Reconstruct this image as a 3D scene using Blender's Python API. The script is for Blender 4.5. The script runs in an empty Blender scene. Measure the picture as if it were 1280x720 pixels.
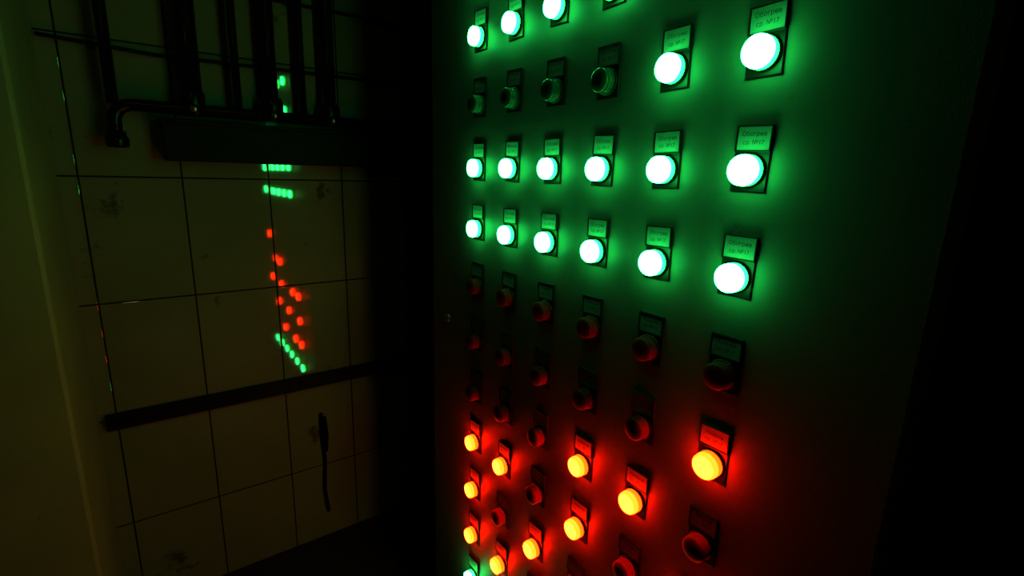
import bpy, bmesh, math, random
from mathutils import Matrix, Vector
random.seed(4)
ZC=1.12            # camera height above the floor
S=bpy.context.scene
try:
    S.view_settings.view_transform='Standard'; S.view_settings.look='None'
    S.view_settings.gamma=.77; S.view_settings.exposure=.1
except Exception as e: print(e)

# ------------------------------------------------------------ materials
def newmat(name):
    m=bpy.data.materials.new(name); m.use_nodes=True
    nt=m.node_tree; return m,nt,nt.nodes['Principled BSDF']
def noise(nt,scale,detail=4,rough=.6,vec=None):
    n=nt.nodes.new('ShaderNodeTexNoise'); n.inputs['Scale'].default_value=scale
    n.inputs['Detail'].default_value=detail; n.inputs['Roughness'].default_value=rough
    if vec is None:
        tc=nt.nodes.new('ShaderNodeTexCoord'); vec=tc.outputs['Object']
    nt.links.new(vec,n.inputs['Vector']); return n
def ramp(nt,src,stops):
    r=nt.nodes.new('ShaderNodeValToRGB'); e=r.color_ramp.elements
    while len(e)<len(stops): e.new(.5)
    for i,(p,c) in enumerate(stops):
        e[i].position=p; e[i].color=(c[0],c[1],c[2],1)
    nt.links.new(src,r.inputs['Fac']); return r
def paint(name,c1,c2,rough=.4,scale=6,bump=.0,bscale=300,spec=.5,metal=0,stains=None,ior=1.5,bdist=.001):
    m,nt,b=newmat(name)
    n=noise(nt,scale)
    r=ramp(nt,n.outputs['Fac'],[(.3,c1),(.7,c2)])
    out=r.outputs['Color']
    if stains:
        n2=noise(nt,stains[0],6,.7)
        r2=ramp(nt,n2.outputs['Fac'],[(stains[1],(1,1,1)),(stains[1]+.06,stains[2])])
        mx=nt.nodes.new('ShaderNodeMix'); mx.data_type='RGBA'; mx.blend_type='MULTIPLY'
        mx.inputs[0].default_value=1
        nt.links.new(out,mx.inputs[6]); nt.links.new(r2.outputs['Color'],mx.inputs[7]); out=mx.outputs[2]
    nt.links.new(out,b.inputs['Base Color'])
    b.inputs['Roughness'].default_value=rough; b.inputs['Metallic'].default_value=metal
    b.inputs['Specular IOR Level'].default_value=spec; b.inputs['IOR'].default_value=ior
    if bump>0:
        nb=noise(nt,bscale,2); bp=nt.nodes.new('ShaderNodeBump')
        bp.inputs['Strength'].default_value=bump; bp.inputs['Distance'].default_value=bdist
        nt.links.new(nb.outputs['Fac'],bp.inputs['Height']); nt.links.new(bp.outputs['Normal'],b.inputs['Normal'])
    return m
def emis(name,col,strength,base):
    m,nt,b=newmat(name)
    b.inputs['Base Color'].default_value=(*base,1); b.inputs['Roughness'].default_value=.3
    b.inputs['Emission Color'].default_value=(*col,1)
    n=noise(nt,60,1); r=ramp(nt,n.outputs['Fac'],[(.2,(.92,)*3),(.8,(1,1,1))])
    mx=nt.nodes.new('ShaderNodeMix'); mx.data_type='RGBA'; mx.blend_type='MULTIPLY'; mx.inputs[0].default_value=1
    mx.inputs[6].default_value=(*col,1); nt.links.new(r.outputs['Color'],mx.inputs[7])
    nt.links.new(mx.outputs[2],b.inputs['Emission Color'])
    b.inputs['Emission Strength'].default_value=strength
    return m

M_panel=paint('cabinet_paint',(.11,.105,.088),(.138,.133,.112),.5,5,.25,500,.3,stains=(9,.66,(.6,.58,.5)))
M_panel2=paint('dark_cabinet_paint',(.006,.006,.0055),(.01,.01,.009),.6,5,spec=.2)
M_tile=paint('glazed_tile',(.19,.19,.125),(.26,.26,.18),.042,3,.0,20,.5,stains=(7,.62,(.4,.38,.28)),ior=1.75)
M_grout=paint('grout',(.012,.012,.01),(.03,.03,.02),.9,20,spec=.1)
M_plaster=paint('plaster',(.26,.26,.14),(.34,.34,.19),.55,4,.3,60,.3,stains=(11,.66,(.3,.28,.2)))
M_dark=paint('dark_wall',(.02,.02,.017),(.035,.035,.03),.8,4)
M_floor=paint('dirty_floor',(.008,.008,.007),(.02,.018,.015),.8,9,.5,40)
M_pipe=paint('black_pipe',(.005,.005,.005),(.011,.011,.010),.25,15,.2,80,spec=.3)
M_bar=paint('black_bar',(.004,.004,.004),(.008,.008,.007),.6,15,spec=.2)
M_black=paint('black_plastic',(.006,.006,.006),(.01,.01,.01),.4,30,spec=.3)
M_label=paint('label_card',(.18,.18,.167),(.23,.23,.215),.5,30,spec=.2)
M_ink=paint('label_ink',(.01,.01,.01),(.02,.02,.02),.6,30)
M_steel=paint('steel',(.3,.3,.3),(.4,.4,.4),.3,40,metal=1)
M_goff=paint('green_lens_off',(.01,.07,.04),(.015,.09,.05),.25,30)
M_roff=paint('red_lens_off',(.22,.008,.005),(.28,.010,.008),.5,30,spec=.15)
M_gb=emis('green_lens_base',(.010,1,.065),13,(.02,.3,.1))
M_gs=emis('green_lens_glow_side',(.035,1,.24),46,(.02,.3,.1))
M_gf=emis('green_lens_glow_front',(.10,1,.28),13,(.02,.3,.1))
M_rb=emis('red_lens_base',(1,.010,.0004),42,(.3,.02,.01))
M_rs=emis('red_lens_glow_side',(1,.012,.001),70,(.3,.02,.01))
M_rf=emis('red_lens_glow_front',(1,.10,.010),18,(.3,.02,.01))

# ------------------------------------------------------------ mesh helpers
def finish(bm,name,mats,parent=None,smooth=False):
    me=bpy.data.meshes.new(name); bm.to_mesh(me); bm.free()
    for m in mats: me.materials.append(m)
    ob=bpy.data.objects.new(name,me); S.collection.objects.link(ob)
    if parent: ob.parent=parent
    return ob
def box(bm,x0,x1,y0,y1,z0,z1,mat=0,bev=0):
    t=bmesh.new()
    bmesh.ops.create_cube(t,size=1)
    for v in t.verts:
        v.co=Vector(((x0+x1)/2+v.co.x*(x1-x0),(y0+y1)/2+v.co.y*(y1-y0),(z0+z1)/2+v.co.z*(z1-z0)))
    if bev>0: bmesh.ops.bevel(t,geom=list(t.edges),offset=bev,segments=2,affect='EDGES',profile=.5)
    merge(bm,t,mat)
def merge(bm,t,mat=None,mtx=None,smooth=None):
    vs=[bm.verts.new(mtx@v.co if mtx else v.co) for v in t.verts]
    t.verts.index_update()
    for f in t.faces:
        try:
            nf=bm.faces.new([vs[v.index] for v in f.verts])
            nf.material_index=f.material_index if mat is None else mat
            nf.smooth=f.smooth if smooth is None else smooth
        except ValueError: pass
    t.free()
def lathe(bm,prof,mat,seg=36,mtx=None,smooth=True):
    t=bmesh.new(); rings=[]
    for (r,h) in prof:
        if r<1e-6: rings.append([t.verts.new((0,0,h))])
        else: rings.append([t.verts.new((r*math.cos(2*math.pi*i/seg),r*math.sin(2*math.pi*i/seg),h)) for i in range(seg)])
    for k in range(len(rings)-1):
        a,b=rings[k],rings[k+1]
        for i in range(seg):
            j=(i+1)%seg
            if len(a)==1 and len(b)==1: continue
            if len(b)==1: f=t.faces.new([a[i],a[j],b[0]])
            elif len(a)==1: f=t.faces.new([a[0],b[j],b[i]])
            else: f=t.faces.new([a[i],a[j],b[j],b[i]])
            f.smooth=smooth
    merge(bm,t,mat,mtx)
def tube(bm,pts,r,mat=0,seg=16):
    pts=[Vector(p) for p in pts]; rings=[]
    for i,p in enumerate(pts):
        d=(pts[min(i+1,len(pts)-1)]-pts[max(i-1,0)]).normalized()
        a=Vector((0,1,0)) if abs(d.y)<.9 else Vector((1,0,0))
        u=d.cross(a).normalized(); w=d.cross(u)
        rings.append([bm.verts.new(p+r*(u*math.cos(2*math.pi*k/seg)+w*math.sin(2*math.pi*k/seg))) for k in range(seg)])
    for i in range(len(rings)-1):
        for k in range(seg):
            l=(k+1)%seg
            f=bm.faces.new([rings[i][k],rings[i][l],rings[i+1][l],rings[i+1][k]]); f.smooth=True; f.material_index=mat
    for rg in (rings[0],rings[-1]):
        f=bm.faces.new(rg); f.material_index=mat
def text_bm(body,size):
    c=bpy.data.curves.new('t','FONT'); c.body=body; c.size=size; c.align_x='CENTER'; c.align_y='CENTER'; c.resolution_u=1
    o=bpy.data.objects.new('t',c); S.collection.objects.link(o)
    dg=bpy.context.evaluated_depsgraph_get(); me=bpy.data.meshes.new_from_object(o.evaluated_get(dg))
    t=bmesh.new(); t.from_mesh(me); bpy.data.objects.remove(o); bpy.data.curves.remove(c); bpy.data.meshes.remove(me)
    return t

# ------------------------------------------------------------ room
YW=1.415; XP=-.145; PX=.47
ZT=1.35+ZC
bm=bmesh.new()
box(bm,-.30,1.2,YW+.0010,YW+.12,0,ZT,1)
tx,tz,gx,gz=.18562,.28215,-.1114,-.02602
for i in range(-1,8):
    for j in range(-5,5):
        x0=max(gx+i*tx,XP-.02); x1=min(gx+(i+1)*tx,1.2)
        z0=max(gz+j*tz+ZC,0.0); z1=min(gz+(j+1)*tz+ZC,ZT)
        if x1-x0<.01 or z1-z0<.01: continue
        t=bmesh.new(); box(t,x0+.0018,x1-.0018,YW,YW+.008,z0+.0018,z1-.0018,0,.0003)
        c=Vector(((x0+x1)/2,YW+.004,(z0+z1)/2))
        a=Matrix.Rotation(random.uniform(-.0025,.0025),4,'X')@Matrix.Rotation(random.uniform(-.0025,.0025),4,'Z')
        merge(bm,t,0,Matrix.Translation(c)@a@Matrix.Translation(-c))
finish(bm,'wall_back',[M_tile,M_grout])
bm=bmesh.new()
box(bm,-1.2,XP,1.09,YW+.12,0,ZT,0,.006); finish(bm,'wall_left_pier',[M_plaster])
for n,a in {'wall_left':(-1.3,-1.2,-1.3,YW+.12,0,ZT),'wall_front':(-1.3,1.3,-1.4,-1.3,0,ZT),'wall_right':(1.2,1.3,-1.3,YW+.12,0,ZT)}.items():
    bm=bmesh.new(); box(bm,*a); finish(bm,n,[M_dark])
bm=bmesh.new(); box(bm,-1.3,1.3,-1.4,YW+.12,-.1,0); finish(bm,'floor',[M_floor])
bm=bmesh.new(); box(bm,-1.3,1.3,-1.4,YW+.12,ZT,ZT+.1); finish(bm,'ceiling',[M_dark])

# ------------------------------------------------------------ cabinet
cab=bpy.data.objects.new('control_cabinet',None); S.collection.objects.link(cab)
bm=bmesh.new(); box(bm,PX+.018,.95,.10,.917,.0,2.3,0,.004); finish(bm,'body',[M_panel],cab)
bm=bmesh.new(); box(bm,PX,PX+.0175,.103,.917,.05,2.26,0,.0025); finish(bm,'door_leaf',[M_panel],cab)
RX=Matrix(((0,0,-1,0),(-1,0,0,0),(0,1,0,0),(0,0,0,1)))  # local x->-Y, y->+Z, z->-X
def onpanel(y,z,x=PX): return Matrix.Translation((x,y,z))@RX
bm=bmesh.new()
m=onpanel(.853,ZC-.284)
lathe(bm,[(.009,0),(.009,.003),(.0075,.0045),(.004,.0045),(.004,.002),(0,.002)],0,28,m)
finish(bm,'quarter_turn_lock',[M_steel])
cab2=bpy.data.objects.new('control_cabinet.001',None); S.collection.objects.link(cab2)
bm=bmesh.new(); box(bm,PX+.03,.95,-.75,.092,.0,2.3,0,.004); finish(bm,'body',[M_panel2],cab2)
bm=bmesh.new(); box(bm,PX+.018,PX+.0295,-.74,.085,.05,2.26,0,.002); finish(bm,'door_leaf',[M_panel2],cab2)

# ------------------------------------------------------------ indicator lamps
def lamp_mesh(kind,lines):
    bm=bmesh.new()
    t=bmesh.new(); box(t,-.0175,.0175,-.020,.0415,0,.0022,0,.0008); merge(bm,t,0)
    t=bmesh.new(); box(t,-.0160,.0160,.0185,.0402,.0018,.0032,0,.0004); merge(bm,t,1)
    for a in ((-.0172,.0172,.0402,.0414),(-.0172,.0172,.0172,.0185),(-.0173,-.016,.0185,.0402),(.016,.0173,.0185,.0402)):
        t=bmesh.new(); box(t,a[0],a[1],a[2],a[3],.0018,.0042,0,.0003); merge(bm,t,0)
    for k,(s,sz) in enumerate(lines):
        merge(bm,text_bm(s,sz),2,Matrix.Translation((0,.0335-.0078*k,.00335)),False)
    lathe(bm,[(.0160,.002),(.0160,.0038),(.0154,.0046),(.0142,.0049)],0,40)
    prof=[(.0140,.0046),(.0146,.0054),(.0146,.0074),(.0140,.0082),(.0146,.0090),(.0146,.0106),(.0140,.0114)]
    lathe(bm,prof,5,40)
    hf=.0172
    prof=[(.0140,.0114),(.0146,.0120),(.0146,.0136),(.0141,.0142),(.0144,.0148),(.0142,hf),(.0135,hf+.0011),(.0122,hf+.0018)]
    lathe(bm,prof,3,40)
    lathe(bm,[(.0122,hf+.0018),(.0110,hf+.0024),(.007,hf+.0032),(0,hf+.0036)],4,40)
    me=bpy.data.meshes.new('lamp_'+kind); bm.to_mesh(me); bm.free()
    side,front,base={'gon':(M_gs,M_gf,M_gb),'goff':(M_goff,)*3,'ron':(M_rs,M_rf,M_rb),'roff':(M_roff,)*3}[kind]
    for m in (M_black,M_label,M_ink,side,front,base): me.materials.append(m)
    return me
heat=[('Обогрев',.0060),('ср. №17',.0056)]
fault=[('Авария',.0060),('ср. №17',.0056)]
ME={'gon':lamp_mesh('gon',heat),'goff':lamp_mesh('goff',heat),'ron':lamp_mesh('ron',fault),'roff':lamp_mesh('roff',fault)}
arr=bpy.data.objects.new('indicator_lamp_array',None); S.collection.objects.link(arr)
grid=["GG..G.",
      "GGGG.G",
      "ggggGG",
      "GGGGGG",
      "GGGGGG",
      "rrrrrr",
      "rrrrrR",
      "rrrRRr",
      "RRrRrR",
      "RrRrRr",
      "RRrRrr",
      "GGGGGG"]
K={'G':'gon','g':'goff','R':'ron','r':'roff'}
n=0
for q,row in enumerate(grid):
    for c,ch in enumerate(row):
        if ch=='.': continue
        n+=1
        o=bpy.data.objects.new('lamp_%d'%n,ME[K[ch]]); S.collection.objects.link(o); o.parent=arr
        y=.74011-c*.09631; z=.21790-(q-1)*.10337+ZC
        o.matrix_world=onpanel(y,z)@Matrix.Rotation(random.uniform(-.03,.03),4,'Z')

# ------------------------------------------------------------ wall services
bm=bmesh.new()
z=ZC
box(bm,.045,.80,YW-.055,YW-.0005,z+.012,z+.098,0,.003)
box(bm,.040,.80,YW-.060,YW-.0005,z+.092,z+.102,0,.002)
finish(bm,'cable_trunking',[M_bar])
pipes=bpy.data.objects.new('conduit_manifold',None); S.collection.objects.link(pipes)
bm=bmesh.new()
yp=YW-.040
pts=[(.9,yp,z+.125),(.0,yp,z+.125)]
for k in range(1,9):
    a=math.pi/2*k/8; pts.append((-.0-.035*math.sin(a),yp,z+.125-.035*(1-math.cos(a))))
pts.append((-.035,yp,z+.055))
tube(bm,pts,.013); 
finish(bm,'header_pipe',[M_pipe],pipes)
bm=bmesh.new()
for x,r in ((-.034,.011),(.108,.022),(.20,.009),(.272,.017),(.345,.009),(.41,.017)):
    tube(bm,[(x,yp,z+.125),(x,yp,z+.3),(x+.004,yp,z+.6),(x,yp,ZT)],r)
finish(bm,'riser_pipes',[M_pipe],pipes)
bm=bmesh.new()
for x in (.108,.272,.41):
    lathe(bm,[(.0,-.028),(.024,-.028),(.026,-.024),(.026,.020),(.022,.028),(0,.028)],0,24,Matrix.Translation((x,yp,z+.14)))
    lathe(bm,[(.009,0),(.010,.010),(.009,.014),(.006,.017),(0,.0185)],1,20,Matrix.Translation((x,yp-.02,z+.125))@Matrix.Rotation(math.pi/2,4,'X'))
lathe(bm,[(0,0),(.018,.001),(.021,.006),(.021,.02),(.017,.026),(.017,.034),(0,.034)],0,24,Matrix.Translation((-.035,yp,z+.035)))
finish(bm,'fittings',[M_pipe,M_steel],pipes)
bm=bmesh.new()
for zz in (.245,.40,.62):
    tube(bm,[(-.14,YW-.018,z+zz),(.05,YW-.014,z+zz-.01),(.3,YW-.018,z+zz-.006),(.8,YW-.016,z+zz)],.004)
finish(bm,'cross_cables',[M_bar],pipes)

bm=bmesh.new()
box(bm,-.132,1.19,YW-.014,YW-.0005,z-.612,z-.573,0,.002)
for x in (0,.3,.6,.9):
    lathe(bm,[(.007,0),(.007,.002),(.004,.004),(0,.004)],0,6,Matrix.Translation((x,YW-.014,z-.592))@Matrix.Rotation(math.pi/2,4,'X'),False)
finish(bm,'grounding_busbar',[M_bar])
bm=bmesh.new()
tube(bm,[(.350,YW-.007,z-.70),(.349,YW-.007,z-.76),(.354,YW-.008,z-.86),(.348,YW-.007,z-.95),(.356,YW-.007,z-1.03)],.005)
tube(bm,[(.356,YW-.016,z-.71),(.360,YW-.016,z-.77),(.356,YW-.016,z-.82)],.006)
finish(bm,'hanging_cable',[M_bar])

# ------------------------------------------------------------ world + camera
L=bpy.data.lights.new('warm_fill','POINT'); L.color=(1,.80,.48); L.energy=1.7; L.shadow_soft_size=.05  # added warm fill behind the camera, not an actual bulb in the room
lo=bpy.data.objects.new('warm_fill',L); S.collection.objects.link(lo); lo.location=(-.15,-1.05,ZT-.06)
w=bpy.data.worlds.new('world'); S.world=w; w.use_nodes=True
w.node_tree.nodes['Background'].inputs[0].default_value=(.5,.45,.3,1)
w.node_tree.nodes['Background'].inputs[1].default_value=.0
f_px,yaw,pit,rol=618.45,.63547,.22273,.02836
f=Vector((math.sin(yaw)*math.cos(pit),math.cos(yaw)*math.cos(pit),-math.sin(pit)))
r=Vector((math.cos(yaw),-math.sin(yaw),0)); u=r.cross(f)
r2=r*math.cos(rol)+u*math.sin(rol); u2=-r*math.sin(rol)+u*math.cos(rol)
cam=bpy.data.cameras.new('camera'); co=bpy.data.objects.new('camera',cam); S.collection.objects.link(co)
cam.sensor_width=36; cam.lens=f_px/1280*36; cam.clip_start=.01
co.matrix_world=Matrix(((r2.x,u2.x,-f.x,0),(r2.y,u2.y,-f.y,0),(r2.z,u2.z,-f.z,ZC),(0,0,0,1)))
S.camera=co
